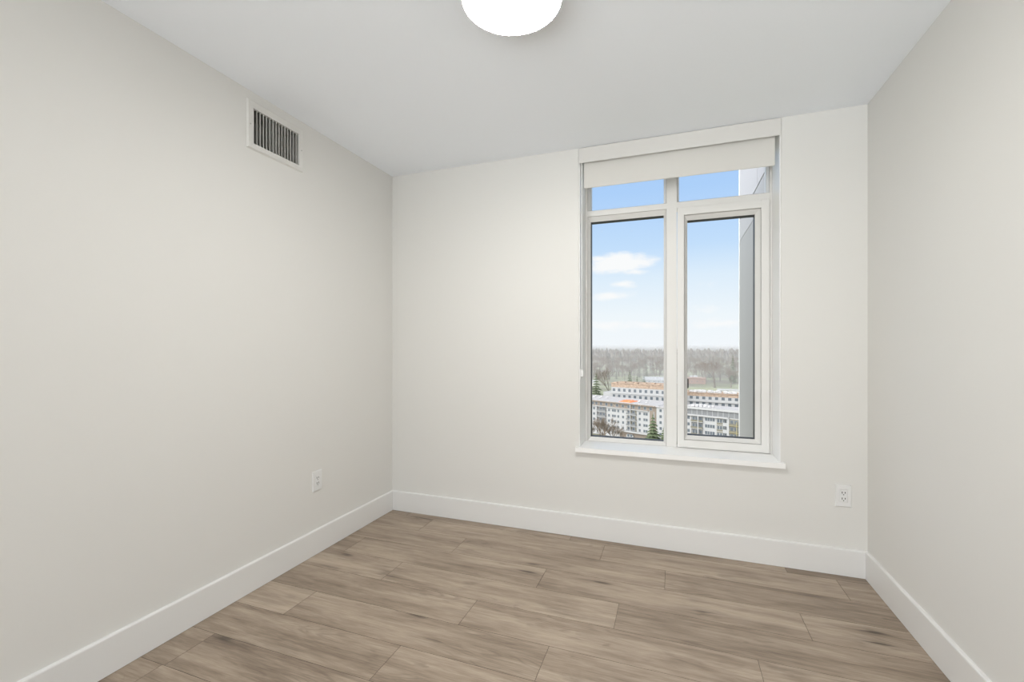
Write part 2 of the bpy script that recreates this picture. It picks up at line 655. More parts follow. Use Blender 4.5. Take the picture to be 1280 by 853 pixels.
panes = [('glazing_stop', (-0.537, -0.037, ZB, 2.062), (GLX0, GLX1, 0.588, 2.030)),
         ('glazing_stop', (-0.537, -0.037, 2.098, 2.38), (GLX0, GLX1, 2.106, 2.37)),
         ('glazing_stop', (0.023, 0.535, 2.098, 2.38), (0.036, 0.522, 2.106, 2.37))]
for i, (nm, o, n_) in enumerate(panes):
    f = MB()
    slope_frame(f, (o[0] + .0022, o[1] - .0022, o[2] + .0022, o[3] - .0022), n_, FY + 0.004, GY - 0.004)
    st = local(f.build('glazing_stop', M['vinyl']), win)
    f = MB()
    rect_frame(f, o[0] - 0.002, o[1] + 0.002, o[2] - 0.002, o[3] + 0.002, 0.006, 0.006, 0.006, 0.006, FY + 0.010, FY + 0.014)
    local(f.build('dark_filler', M['bracket']), win)  # grey strip put in the stop gap as its shadow line
    g = MB().box((n_[0] - 0.006, GY - 0.003, n_[2] - 0.006), (n_[1] + 0.006, GY + 0.003, n_[3] + 0.006))
    local(g.build('glass_pane', M['glass']), win)
    # outside half of the frame, seen through the glass
    f = MB()
    wd = 0.012
    rect_frame(f, n_[0] - wd, n_[1] + wd, n_[2] - wd, n_[3] + wd, wd, wd, wd, wd, GY + 0.004, FY + 0.085)
    local(f.build('exterior_frame', M['exterior_frame'] if i == 0 else M['vinyl']), win)

# casement sash (opens) with its own stop, pane, latch
sash = empty('casement_sash', (0.279, 0.0, 0.0))
sash.parent = win
SX0, SX1, SZ0, SZ1 = 0.0255, 0.5325, 0.5665, 2.0572
f = MB()
rect_frame(f, SX0, SX1, SZ0, SZ1, 0.040, 0.043, 0.048, 0.046, FY - 0.012, FY + 0.05)
local(f.build('sash_frame', M['vinyl'], bevel=0.002), sash)
so = (SX0 + 0.040, SX1 - 0.043, SZ0 + 0.048, SZ1 - 0.046)
si = (0.085, 0.461, 0.638, 1.984)
f = MB()
slope_frame(f, (so[0] + .0026, so[1] - .0026, so[2] + .0026, so[3] - .0026), si, FY - 0.003, GY - 0.004)
local(f.build('sash_stop', M['vinyl']), sash)
f = MB()
rect_frame(f, so[0] - 0.002, so[1] + 0.002, so[2] - 0.002, so[3] + 0.002, 0.007, 0.007, 0.007, 0.007, FY + 0.006, FY + 0.010)
local(f.build('dark_filler', M['bracket']), sash)  # shadow line around the sash stop, put in as a grey strip
f = MB()
rect_frame(f, si[0] - 0.02, si[1] + 0.02, si[2] - 0.02, si[3] + 0.02, 0.02, 0.02, 0.02, 0.02, GY + 0.004, FY + 0.085)
local(f.build('exterior_frame', M['exterior_frame']), sash)
g = MB().box((si[0] - 0.006, GY - 0.003, si[2] - 0.006), (si[1] + 0.006, GY + 0.003, si[3] + 0.006))
local(g.build('glass_pane', M['glass']), sash)
# latch on the left stile
f = MB()
f.box((0.031, FY - 0.017, 0.886), (0.054, FY - 0.0118, 1.036))
lt = local(f.build('latch_plate', M['handle'], bevel=0.002), sash)
f = MB()
f.box((0.037, FY - 0.026, 0.905), (0.049, FY - 0.0165, 1.020))
local(f.build('latch_lever', M['handle'], bevel=0.003), sash)
f = MB().box((0.0845, GY + 0.010, 0.93), (0.093, GY + 0.035, 0.99))
local(f.build('hinge_block', M['dark_filler'], bevel=0.002), sash)

# white jamb liners on both reveals
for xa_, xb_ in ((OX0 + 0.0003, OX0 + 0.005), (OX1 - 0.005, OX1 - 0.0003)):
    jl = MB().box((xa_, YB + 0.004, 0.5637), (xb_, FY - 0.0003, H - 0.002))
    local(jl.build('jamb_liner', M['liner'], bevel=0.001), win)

# stool (sill board)
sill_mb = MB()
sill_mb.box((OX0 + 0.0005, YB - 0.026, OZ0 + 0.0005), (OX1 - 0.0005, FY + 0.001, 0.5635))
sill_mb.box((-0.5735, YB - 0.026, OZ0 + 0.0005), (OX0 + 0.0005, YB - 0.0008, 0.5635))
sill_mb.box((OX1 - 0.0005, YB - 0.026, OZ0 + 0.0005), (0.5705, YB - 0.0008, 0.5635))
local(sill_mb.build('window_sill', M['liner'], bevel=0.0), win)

# ------------------------------------------------------------------ roller blind
BY = 2.797
bl = tag(empty('roller_blind', (0, BY, H)), 'white roller blind almost fully rolled up at the top of the window', 'blind')
f = MB()
FX0, FX1 = -0.5545, 0.5515
f.prism([(FX0, 0), (FX1, 0), (FX1, -0.080), (FX1 - 0.007, -0.094), (FX0 + 0.007, -0.094), (FX0, -0.080)],
        lambda a, b, e: (a, YB - 0.004 + 0.004 * e, H - 0.0025 + b))
local(f.build('fascia', M['fascia'], bevel=0.0008), bl)
for sx in (0, 1):
    x = FX0 + 0.0005 if sx == 0 else FX1 - 0.0035
    f = MB()
    f.prism([(0.004, -0.002), (0.085, -0.002), (0.085, -0.073), (0.004, -0.073)], lambda a, b, e: (x + 0.003 * e, YB + a, H - 0.001 + b))
    local(f.build('bracket', M['bracket']), bl)
f = MB().tube((-0.530, BY + 0.0225, H - 0.040), (0.528, BY + 0.0225, H - 0.040), 0.022, 0.022, 24)
local(f.build('roller_tube', M['bracket'], smooth=False), bl)
f = MB().box((-0.5275, BY, 2.194), (0.5285, BY + 0.0009, H - 0.04))
fb = local(f.build('fabric', M['blind']), bl)
f = MB().box((-0.5275, BY - 0.0030, 2.191), (0.5285, BY + 0.0040, 2.211))
local(f.build('hem_bar', M['blind'], bevel=0.002), bl)
# bead chain: loop from the clutch down to the tensioner on the left reveal
f = MB().tube((-0.549, 2.796, H - 0.085), (-0.536, 2.796, H - 0.085), 0.016, 0.016, 20)
local(f.build('clutch', M['bracket']), bl)


def bead_line(mb, p, q):
    p, q = Vector(p), Vector(q)
    n = int((q - p).length / 0.006)
    mb.tube(p, q, 0.0009, 0.0009, 6)
    for k in range(n + 1):
        c = p + (q - p) * (k / n)
        r = 0.0034
        mb.lathe([(0.0004, -r), (r * 0.8, -r * 0.6), (r, 0), (r * 0.8, r * 0.6), (0.0004, r)], 6, c)


f = MB()
bead_line(f, (-0.540, 2.781, H - 0.08), (-0.540, 2.792, 1.035))
bead_line(f, (-0.541, 2.815, H - 0.08), (-0.541, 2.803, 1.035))
local(f.build('bead_chain', M['chain'], smooth=True), bl)
f = MB()
f.box((OX0 + 0.0052, 2.785, 0.985), (OX0 + 0.009, 2.812, 1.055))
f.box((OX0 + 0.008, 2.788, 1.005), (OX0 + 0.024, 2.809, 1.045))
local(f.build('chain_tensioner', M['plastic'], bevel=0.002), bl)

# ------------------------------------------------------------------ ceiling lamp


def ceiling_lamp(loc, label, power):
    t = tag(empty('ceiling_lamp', loc), label, 'ceiling lamp')
    b = MB().lathe([(0.001, 0), (0.168, 0), (0.1725, -0.006), (0.1725, -0.068), (0.1695, -0.069), (0.1695, -0.060), (0.001, -0.055)], 64)
    b.build('base', M['plastic'], t, smooth=False)
    d = MB()
    R = 0.169
    pr = [(R * math.cos(a), -0.066 - 0.022 * math.sin(a)) for a in [k * math.pi / 2 / 14 for k in range(14)]] + [(0.0015, -0.088)]
    d.lathe(pr, 64)
    d.build('lamp_shade', lamp_material(power), t, smooth=True)
    return t


LX, LY = -0.516, 1.425
ceiling_lamp((LX, LY, H), 'round white flush ceiling lamp, lit, in the middle of the ceiling', LAMP_POWER)

# ------------------------------------------------------------------ air vent on the left wall
vt = tag(empty('air_vent', (XL, 1.757, 2.276)), 'white metal air vent grille high on the left wall', 'air vent')
fr = MB()
A0, A1, C0, C1 = 1.583, 1.930, 2.157, 2.397


def ring(mb, o, i, xo, xi, xw):
    """picture-frame ring on the wall: o/i outlines (y0,y1,z0,z1), raised face from xo to xi"""
    def c(r, x):
        return [(x, r[0], r[2]), (x, r[1], r[2]), (x, r[1], r[3]), (x, r[0], r[3])]
    k1, k2, k3, k4 = c(o, xw), c([o[0] + .006, o[1] - .006, o[2] + .006, o[3] - .006], xo), c(i, xi), c(i, xw - 0.01)
    for a, b in ((k1, k2), (k2, k3), (k3, k4)):
        for k in range(4):
            j = (k + 1) % 4
            mb.face((a[k], a[j], b[j], b[k]))


ring(fr, (A0, A1, C0, C1), (1.6165, 1.9015, 2.188, 2.360), XL + 0.009, XL + 0.007, XL + 0.0006)
local(fr.build('vent_frame', M['grille']), vt)
nl = 15
vr = random.Random(4)
y0v, y1v = 1.6185, 1.8995
for k in range(nl):
    yc = y0v + (y1v - y0v) * (k + 0.5) / nl
    ang = math.radians(-17 + vr.uniform(-4, 4))
    hx, t2 = 0.011, 0.0011
    b = MB()
    dx, dy = math.cos(ang), math.sin(ang)
    cx_ = XL - 0.010
    pts = [(cx_ - hx * dx - t2 * dy * -1, yc - hx * dy - t2 * dx), (cx_ + hx * dx + t2 * dy, yc + hx * dy - t2 * dx),
           (cx_ + hx * dx - t2 * dy, yc + hx * dy + t2 * dx), (cx_ - hx * dx - t2 * dy, yc - hx * dy + t2 * dx)]
    b.prism(pts, lambda a, c, e: (a, c, 2.1865 + (2.3615 - 2.1865) * e))
    local(b.build('louver', M['louver']), vt)
for yy in (1.600, 1.916):
    b = MB()
    i0 = len(b.v)
    b.tube((XL + 0.0078, yy, 2.276), (XL + 0.0098, yy, 2.276), 0.0036, 0.003, 12)
    local(b.build('screw', M['screw']), vt)
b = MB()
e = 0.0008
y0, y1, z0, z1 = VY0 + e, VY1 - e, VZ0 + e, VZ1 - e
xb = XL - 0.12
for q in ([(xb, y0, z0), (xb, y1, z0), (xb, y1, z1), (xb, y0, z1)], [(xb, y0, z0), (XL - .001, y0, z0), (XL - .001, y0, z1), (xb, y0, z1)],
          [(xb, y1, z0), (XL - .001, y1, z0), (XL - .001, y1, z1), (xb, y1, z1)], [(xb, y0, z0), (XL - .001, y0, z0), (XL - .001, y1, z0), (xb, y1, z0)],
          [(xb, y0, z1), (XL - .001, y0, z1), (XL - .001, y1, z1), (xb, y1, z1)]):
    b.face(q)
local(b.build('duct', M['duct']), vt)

# ------------------------------------------------------------------ wall outlets


def outlet(loc, rz, label):
    """decorator duplex outlet; faces local -Y"""
    t = tag(empty('wall_outlet', loc, rz), label, 'wall outlet')
    p = MB()
    hw, hh, d = 0.0355, 0.0575, 0.006
    iw, ih = 0.0172, 0.0338
    o = [(-hw, 0, -hh), (hw, 0, -hh), (hw, 0, hh), (-hw, 0, hh)]
    m_ = [(x * 0.93, -d, z * 0.955) for x, _, z in o]
    n_ = [(-iw, -d, -ih), (iw, -d, -ih), (iw, -d, ih), (-iw, -d, ih)]
    b_ = [(x, -0.001, z) for x, _, z in n_]
    for a, c in ((o, m_), (m_, n_), (n_, b_)):
        for k in range(4):
            j = (k + 1) % 4
            p.face((a[k], a[j], c[j], c[k]))
    p.build('cover_plate', M['plastic'], t)
    r = MB().box((-0.0165, -0.0072, -0.0331), (0.0165, -0.001, 0.0331))
    rc = r.build('receptacle', M['plastic'], t, bevel=0.001)
    s = MB()
    for dz in (0.0155, -0.0155):
        s.box((-0.0082, -0.0076, dz - 0.003), (-0.0048, -0.0070, dz + 0.0072))
        s.box((0.0048, -0.0076, dz - 0.002), (0.0082, -0.0070, dz + 0.0068))
        s.tube((0, -0.0076, dz - 0.0085), (0, -0.0070, dz - 0.0085), 0.0026, 0.0026, 10)
    s.build('socket_slots', M['slot'], rc)
    for dz in (0.048, -0.048):
        q = MB().tube((0, -0.0066, dz), (0, -0.0056, dz), 0.0026, 0.0028, 10)
        q.build('screw', M['plastic'], t)
    return t


outlet((0.836, YB - 0.0003, 0.4145), 0.0, 'white wall outlet on the window wall near the right corner')
outlet((XL + 0.0003, 2.036, 0.4190), math.radians(90), 'white wall outlet low on the left wall above the baseboard')

# ------------------------------------------------------------------ outside: fin wall beside the window
M['panel'] = mat('metal_panel', (0.285, 0.282, 0.275), 0.5, 0.4, vary=(0.6, 0.04))
M['panel_light'] = mat('metal_panel_light', (0.42, 0.41, 0.425), 0.5, 0.4)
M['panel_mid'] = mat('metal_panel_mid', (0.345, 0.34, 0.345), 0.5, 0.4)
M['panel_trim'] = mat('panel_trim', (0.72, 0.72, 0.72), 0.4, 0.4)
fin = tag(empty('fin_wall', (0.66, 4.0, -8)), 'grey metal clad fin wall outside the window on its right', 'wall panel')
FXN, FYE = 0.62, 4.895
JZ = 2.445
local(MB().box((FXN, WY + 0.05, -12), (FXN + 0.2, FYE, 2.229)).build('lower_cladding', M['panel']), fin)
local(MB().box((FXN, WY + 0.05, 2.235), (FXN + 0.2, FYE, JZ - 0.006)).build('middle_cladding', M['panel_mid']), fin)
local(MB().box((FXN, WY + 0.05, JZ + 0.006), (FXN + 0.2, 3.912, 9)).build('upper_cladding', M['panel_light']), fin)
local(MB().box((FXN, 3.922, JZ + 0.006), (FXN + 0.2, FYE, 9)).build('upper_cladding', M['panel_light']), fin)
local(MB().box((FXN + 0.012, WY + 0.05, -12), (FXN + 0.19, FYE - 0.01, 9)).build('backing', M['dark_filler']), fin)
local(MB().box((FXN - 0.004, FYE, -12), (FXN + 0.204, FYE + 0.03, 9)).build('corner_trim', M['panel_trim']), fin)

# ------------------------------------------------------------------ outside: ground
GZ = -48.5


def ground_material():
    m = bpy.data.materials.new('ground')
    m.use_nodes = True
    nt = m.node_tree
    b = nt.nodes['Principled BSDF']
    tc = nt.nodes.new('ShaderNodeTexCoord')
    nz = nt.nodes.new('ShaderNodeTexNoise')
    nz.inputs['Scale'].default_value = 0.018
    nz.inputs['Detail'].default_value = 6
    nt.links.new(tc.outputs['Object'], nz.inputs['Vector'])
    cr = nt.nodes.new('ShaderNodeValToRGB')
    e = cr.color_ramp.elements
    e[0].position, e[0].color = 0.40, (0.11, 0.10, 0.075, 1)
    e[1].position, e[1].color = 0.62, (0.22, 0.24, 0.15, 1)
    k = e.new(0.52)
    k.color = (0.16, 0.17, 0.10, 1)
    nt.links.new(nz.outputs[0], cr.inputs[0])
    nt.links.new(cr.outputs[0], b.inputs['Base Color'])
    b.inputs['Roughness'].default_value = 0.95
    return m


M['ground'] = ground_material()


def hill(y):
    return GZ + (max(0.0, (y - 680) / 700.0) ** 1.3) * 16.0


g = MB()
ys = [-60, 60, 300, 500, 680] + [680 + 60 * k for k in range(1, 16)]
for a, b_ in zip(ys, ys[1:]):
    g.face([(-900, a, hill(a)), (900, a, hill(a)), (900, b_, hill(b_)), (-900, b_, hill(b_))])
tag(g.build('ground', M['ground']), kind='structure')

# ------------------------------------------------------------------ outside: apartment blocks
M['render_white'] = mat('white_cladding', (0.355, 0.355, 0.355), 0.7, 0.2)
M['tan'] = mat('tan_cladding', (0.215, 0.18, 0.15), 0.8, 0.2, vary=(0.5, 0.2))
M['timber'] = mat('bare_timber_sheathing', (0.33, 0.25, 0.19), 0.8, 0.2, vary=(0.8, 0.7))
M['roof_white'] = mat('white_roof_membrane', (0.36, 0.35, 0.355), 0.8, 0.2, vary=(0.5, 0.25))
M['pane'] = mat('dark_window_pane', (0.10, 0.115, 0.13), 0.25, 0.5)
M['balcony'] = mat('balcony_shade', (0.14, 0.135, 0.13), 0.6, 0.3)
M['olive'] = mat('olive_panel', (0.16, 0.15, 0.115), 0.7, 0.2)
M['grey_glazing'] = mat('grey_glazing', (0.16, 0.165, 0.17), 0.4, 0.4, vary=(0.8, 0.2))
M['ochre'] = mat('ochre_post', (0.30, 0.265, 0.15), 0.7, 0.2)
M['orange'] = mat('orange_tarp', (0.62, 0.21, 0.10), 0.7, 0.2, vary=(0.4, 0.25))
M['wrap'] = mat('white_wrap', (0.42, 0.415, 0.415), 0.5, 0.3)
M['brick'] = mat('red_brick', (0.24, 0.16, 0.13), 0.85, 0.2, vary=(0.2, 0.1))
M['slate'] = mat('grey_roofing', (0.32, 0.325, 0.335), 0.7, 0.2)
M['cream'] = mat('cream_siding', (0.50, 0.49, 0.45), 0.8, 0.2)


class Block:
    """an apartment block; local x runs along the front, -y faces the tower"""

    def __init__(self, label, p0, p1, depth, ztop, wall):
        self.p0 = Vector((*p0, 0))
        d = Vector((*p1, 0)) - self.p0
        self.L = d.length
        self.depth = depth
        self.ztop = ztop - GZ
        self.root = tag(empty('apartment_building', (p0[0], p0[1], GZ), math.atan2(d.y, d.x)), label, 'building')
        MB().box((0, 0, -1), (self.L, depth, self.ztop - 0.02)).build('walls', wall, self.root)
        self.wm = {}

    def part(self, name, m, *boxes, parent=None):
        b = MB()
        for a, c in boxes:
            b.box(a, c)
        return b.build(name, m, parent or self.root)

    def window(self, x, z, w_, h_, y=0.0):
        key = (w_, h_)
        if key not in self.wm:
            b = MB()
            rect_frame(b, -w_ / 2, w_ / 2, 0, h_, 0.1, 0.1, 0.1, 0.1, -0.07, 0.02)
            b.box((-w_ / 2, -0.02, 0), (w_ / 2, 0.0, h_), 1)
            self.wm[key] = b.build('window', [M['render_white'], M['pane']], self.root)
            o = self.wm[key]
        else:
            o = self.wm[key].copy()
            COL.objects.link(o)
        o.location = (x, y, z)
        return o


# A: white block in front, left pane
A = Block('white apartment block with an orange tarp on its roof, seen through the left pane', (-56.0, 262.7), (-6.96, 239.9), 20, -29.3, M['render_white'])
FH = 3.0
zt = A.ztop
def ax(cx):                                          # crop column -> metres along the front
    return 10.63 + 0.04953 * cx - 5.59e-6 * cx * cx
A.part('roof', M['roof_white'], ((-0.6, -0.9, zt), (A.L + 0.4, A.depth, zt + 0.35)))
A.part('eave', M['tan'], ((-0.6, -1.0, zt - 0.55), (A.L + 0.4, -0.02, zt - 0.03)))
A.part('top_floor', M['tan'], ((0, -0.10, zt - 3.0), (A.L, -0.01, zt - 0.55)))
A.part('floor_band', M['render_white'], ((0, -0.7, zt - 3.35), (A.L - 5.5, -0.02, zt - 3.0)))
for cx in (-150, -90, -30, 20, 70, 120, 185, 260, 330, 410, 490, 570, 640, 720, 800, 880):
    A.window(ax(cx), zt - 2.6, 1.6, 1.7, -0.11)
for r in range(1, 6):
    z = zt - 3.0 * r - 2.55
    for cx in (-160, -110, -60, 15, 85, 295, 350, 378, 425, 492, 725, 790, 822):
        if r >= 5 and cx > 500:
            continue
        A.window(ax(cx), z, 1.3, 1.55)
for c0, c1, nm in ((132, 258, 'balcony'), (545, 680, 'olive')):
    for r in range(1, 5):
        z0_, z1_ = zt - 3 * r - 2.85, zt - 3 * r - 0.55
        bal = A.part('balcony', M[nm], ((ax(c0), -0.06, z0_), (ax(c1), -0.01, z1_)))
        A.part('balcony_slab', M['render_white'], ((ax(c0), -0.9, z0_ - 0.2), (ax(c1), -0.01, z0_ + 0.05)), parent=bal)
        A.part('balcony_railing', M['grey_glazing'], ((ax(c0), -0.9, z0_ + 0.05), (ax(c1), -0.84, z0_ + 1.0)), parent=bal)
        for cx in ((180, 225) if nm == 'balcony' else (572, 640)):
            A.window(ax(cx), z0_ + 0.2, 1.7, 1.95, -0.07)
A.part('post', M['render_white'], ((ax(598), -1.0, zt - 15.5), (ax(606), -0.6, zt - 0.6)))
A.part('pilaster', M['render_white'], ((ax(452), -0.9, -1), (ax(478), -0.01, zt - 14.4)))
A.part('pilaster', M['render_white'], ((ax(115), -0.5, -1), (ax(130), -0.01, zt - 3.4)))
A.part('podium', M['tan'], ((ax(480), -0.35, -1), (ax(840), -0.01, zt - 15.4)))
A.part('entry_canopy', M['render_white'], ((ax(470), -1.6, zt - 15.4), (ax(850), -0.01, zt - 14.7)))
en = A.part('entrance', M['render_white'], ((ax(555), -1.2, -1), (ax(648), -0.36, zt - 16.8)))
for cx in (582, 622):
    A.window(ax(cx), zt - 17.8, 1.4, 1.6, -1.21)
    A.window(ax(cx), zt - 20.0 + 0.2, 1.0, 1.0, -1.21)
A.part('recess', M['tan'], ((ax(865), -0.08, 0), (ax(985), -0.01, zt - 0.6)))
A.part('downpipe', M['render_white'], ((ax(922), -0.3, zt - 7.5), (ax(932), -0.08, zt - 3.2)))
wing = A.part('wing', M['render_white'], ((A.L - 0.05, -2.0, -1), (A.L + 4.4, A.depth, zt - 0.2)))
A.part('wing_roof', M['roof_white'], ((A.L - 0.3, -2.6, zt - 0.18), (A.L + 4.9, A.depth + 0.02, zt + 0.2)), parent=wing)
for r in range(0, 6):
    A.window(A.L + 2.2, zt - 3 * r - 2.6, 1.4, 1.6, -2.02)

# B: block behind it, top storey in bare timber
B = Block('half-built apartment block with a bare timber top storey behind the white block', (-37.0, 289.35), (-0.5, 278.4), 16, -22.0, M['render_white'])
zt = B.ztop
B.part('roof', M['timber'], ((-0.5, -0.4, zt), (B.L + 0.4, B.depth, zt + 0.3)))
B.part('timber_storey', M['timber'], ((-0.02, -0.12, zt - 2.4), (B.L + 0.02, -0.01, zt - 0.02)))
for k in range(11):
    x = 1.8 + k * 3.45
    B.window(x, zt - 5.1, 1.8, 2.0)
    B.window(x, zt - 9.0, 1.8, 2.0)
B.part('floor_band', M['render_white'], ((0, -0.4, zt - 6.4), (B.L, -0.01, zt - 5.7)))
B.part('annex', M['render_white'], ((-6, 1, -1), (0.0, 12, zt - 6.0)))
for k in range(8):
    x = 1.0 + k * 4.6
    B.part('timber_stack', M['timber'], ((x, 1.0 + (k % 3) * 2, zt + 0.3), (x + 2.2, 3.2 + (k % 3) * 2, zt + 0.7 + 0.3 * (k % 2))))

# C: white block in front, right pane
C = Block('white apartment block with a grey glazed top storey, nearest in the right pane', (4.6, 235.5), (40.0, 221.2), 15, -28.6, M['render_white'])
zt = C.ztop
def cxm(cx):                                         # crop column -> metres
    return 2.29 + 0.03687 * (cx - 45) - 3.7e-6 * (cx - 45) ** 2
C.part('roof', M['roof_white'], ((-0.4, -0.6, zt), (C.L, C.depth, zt + 0.3)))
C.part('parapet', M['render_white'], ((-0.5, -0.8, zt - 0.35), (C.L, -0.55, zt + 0.7)))
C.part('glazed_storey', M['grey_glazing'], ((0.4, -0.08, zt - 3.1), (C.L, -0.01, zt - 0.35)))
for k in range(12):
    C.part('glazing_post', M['render_white'], ((2.0 + k * 2.4, -0.16, zt - 3.1), (2.18 + k * 2.4, -0.08, zt - 0.35)))
C.part('floor_band', M['render_white'], ((0, -0.9, zt - 3.6), (cxm(592), -0.01, zt - 2.95)))
for r in range(1, 5):
    z0_ = zt - 3.2 * r - 3.3
    for c0, c1, nm in ((98, 250, 'balcony'), (600, 722, 'olive')):
        bal = C.part('balcony', M[nm], ((cxm(c0), -0.06, z0_ + 0.1), (cxm(c1), -0.01, z0_ + 2.9)))
        C.part('balcony_slab', M['render_white'] if nm == 'balcony' else M['ochre'], ((cxm(c0), -0.9, z0_ - 0.1), (cxm(c1), -0.01, z0_ + 0.12)), parent=bal)
        C.part('balcony_railing', M['olive'], ((cxm(c0), -0.9, z0_ + 0.12), (cxm(c1), -0.84, z0_ + 1.0)), parent=bal)
        for cx in ((130, 165, 222) if nm == 'balcony' else (630, 685)):
            C.window(cxm(cx), z0_ + 0.4, 1.5, 2.1, -0.07)
    for cx in (60, 292, 325, 355, 388, 530, 552):
        C.window(cxm(cx), z0_ + 0.9, 1.3, 1.7)
    C.part('olive_bay', M['olive'], ((cxm(430), -0.06, z0_), (cxm(510), -0.01, z0_ + 2.9)))
    for cx in (452, 488):
        C.window(cxm(cx), z0_ + 0.7, 1.2, 1.8, -0.07)
C.part('post', M['render_white'], ((cxm(186), -1.0, -1), (cxm(198), -0.05, zt - 3.6)))
C.part('post', M['ochre'], ((cxm(696), -1.0, -1), (cxm(704), -0.9, zt - 4.6)))
C.part('pilaster', M['render_white'], ((cxm(568), -0.5, -1), (cxm(596), -0.01, zt - 3.6)))
C.part('canopy', M['render_white'], ((cxm(100), -1.6, zt - 14.1), (cxm(596), -0.01, zt - 13.2)))

# D: block behind it
D = Block('white apartment block with a timber top storey behind the grey glazed one', (4.1, 290.7), (43.9, 281.7), 15, -26.6, M['render_white'])
zt = D.ztop
D.part('roof', M['timber'], ((-0.5, -0.5, zt), (D.L, D.depth, zt + 0.3)))
D.part('timber_storey', M['timber'], ((-0.3, -0.14, zt - 1.6), (D.L, -0.01, zt - 0.02)))
for k in range(11):
    x = 3.0 + k * 3.5
    D.window(x, zt - 3.5, 1.9, 1.8)
    D.window(x, zt - 6.9, 1.9, 1.8)
D.part('floor_band', M['render_white'], ((1.0, -0.7, zt - 4.9), (D.L, -0.01, zt - 4.1)))


def world_of(blk, x, y, z):
    return blk.root.matrix_basis @ Vector((x, y, z))


# things lying on the roofs
tb = MB()
rr = random.Random(3)
nx, ny = 10, 6
pt = [[(ax(425) + (ax(590) - ax(425)) * i / nx, 0.3 + 9.0 * j / ny, 0.36 + (0.0 if i in (0, nx) or j in (0, ny) else rr.uniform(0.25, 0.9))) for j in range(ny + 1)] for i in range(nx + 1)]
tv = [p for r_ in pt for p in r_]
low = [(p[0], p[1], 0.351) for p in tv]
tb.v = tv + low
nn = len(tv)
for i in range(nx):
    for j in range(ny):
        a = i * (ny + 1) + j
        tb.f += [(a, a + ny + 1, a + ny + 2, a + 1), (nn + a, nn + a + 1, nn + a + ny + 2, nn + a + ny + 1)]
tb.mi = [0] * len(tb.f)
tarp = tb.build('tarp', M['orange'])
tarp.location = world_of(A, 0, 0, A.ztop)
tarp.rotation_euler = A.root.rotation_euler
tag(tarp, 'crumpled orange tarp lying on the roof of the white apartment block', 'tarp')


def bundle_mesh(seed, s=1.0):
    r_ = random.Random(seed)
    bm = bmesh.new()
    bmesh.ops.create_icosphere(bm, subdivisions=2, radius=1.0)
    for v in bm.verts:
        n = v.co.copy()
        k = 1.0 + r_.uniform(-0.16, 0.16)
        v.co = Vector((math.copysign(abs(n.x) ** 0.6, n.x) * 1.25 * k, math.copysign(abs(n.y) ** 0.6, n.y) * 1.0 * k, math.copysign(abs(n.z) ** 0.6, n.z) * 0.8 * k + 0.74))
        v.co.z = max(0.0, v.co.z)
    me_ = bpy.data.meshes.new('wrapped_bundle')
    bm.to_mesh(me_)
    bm.free()
    me_.materials.append(M['wrap'])
    return me_


bms = [bundle_mesh(k) for k in range(4)]


def bundles(blk, spots, zoff, label, group, sc):
    for i, (x, y) in enumerate(spots):
        o = bpy.data.objects.new('wrapped_bundle', bms[i % 4])
        COL.objects.link(o)
        o.location = world_of(blk, x, y, blk.ztop + zoff)
        s = sc * rr.uniform(0.8, 1.2)
        o.scale = (s, s, s)
        o.rotation_euler = (0, 0, blk.root.rotation_euler.z + rr.uniform(-0.3, 0.3))
        tag(o, label, 'bundle', group)


bundles(D, [(6.2 + k * 2.3 + (1.3 if k > 3 else 0) + (1.5 if k > 6 else 0), 2.2 + (k % 2) * 0.5) for k in range(10)], 0.31,
        'white wrapped bundle on the timber roof in the right pane', 'wrapped bundles on the timber roof', 1.0)
bundles(C, [(2.0 + (k % 6) * 1.9 + (k // 6) * 0.6, 3.0 + (k // 6) * 4.0) for k in range(12)], 0.31,
        'white wrapped heap on the roof above the grey glazed storey', 'wrapped heaps on the glazed block roof', 0.6)
bundles(A, [(1.5 + k * 2.6, 6.0 + (k * 7 % 5) * 2.0) for k in range(7)] + [(36.0 + k * 2.2, 5.0 + (k % 2) * 5) for k in range(5)], 0.36,
        'small white heap of material on the roof with the orange tarp', 'heaps on the white block roof', 0.45)

# ------------------------------------------------------------------ outside: small far buildings


def shed(name, label, cat, loc, rz, L, D_, Hh, wall, roof, gable=1.5):
    t = tag(empty(name, loc, rz), label, cat)
    MB().box((0, 0, -1), (L, D_, Hh)).build('walls', wall, t)
    MB().prism([(-0.5, Hh), (D_ / 2, Hh + gable), (D_ + 0.5, Hh), (D_ + 0.5, Hh - 0.25), (-0.5, Hh - 0.25)],
               lambda a, b, e: (-0.4 + (L + 0.8) * e, a, b)).build('roof', roof, t)
    for k in range(max(2, int(L / 6))):
        b = MB().box((L * (k + 0.35) / max(2, int(L / 6)), -0.08, Hh * 0.35), (L * (k + 0.35) / max(2, int(L / 6)) + 1.4, -0.01, Hh * 0.35 + 1.3))
        b.build('window', M['pane'], t)
    return t


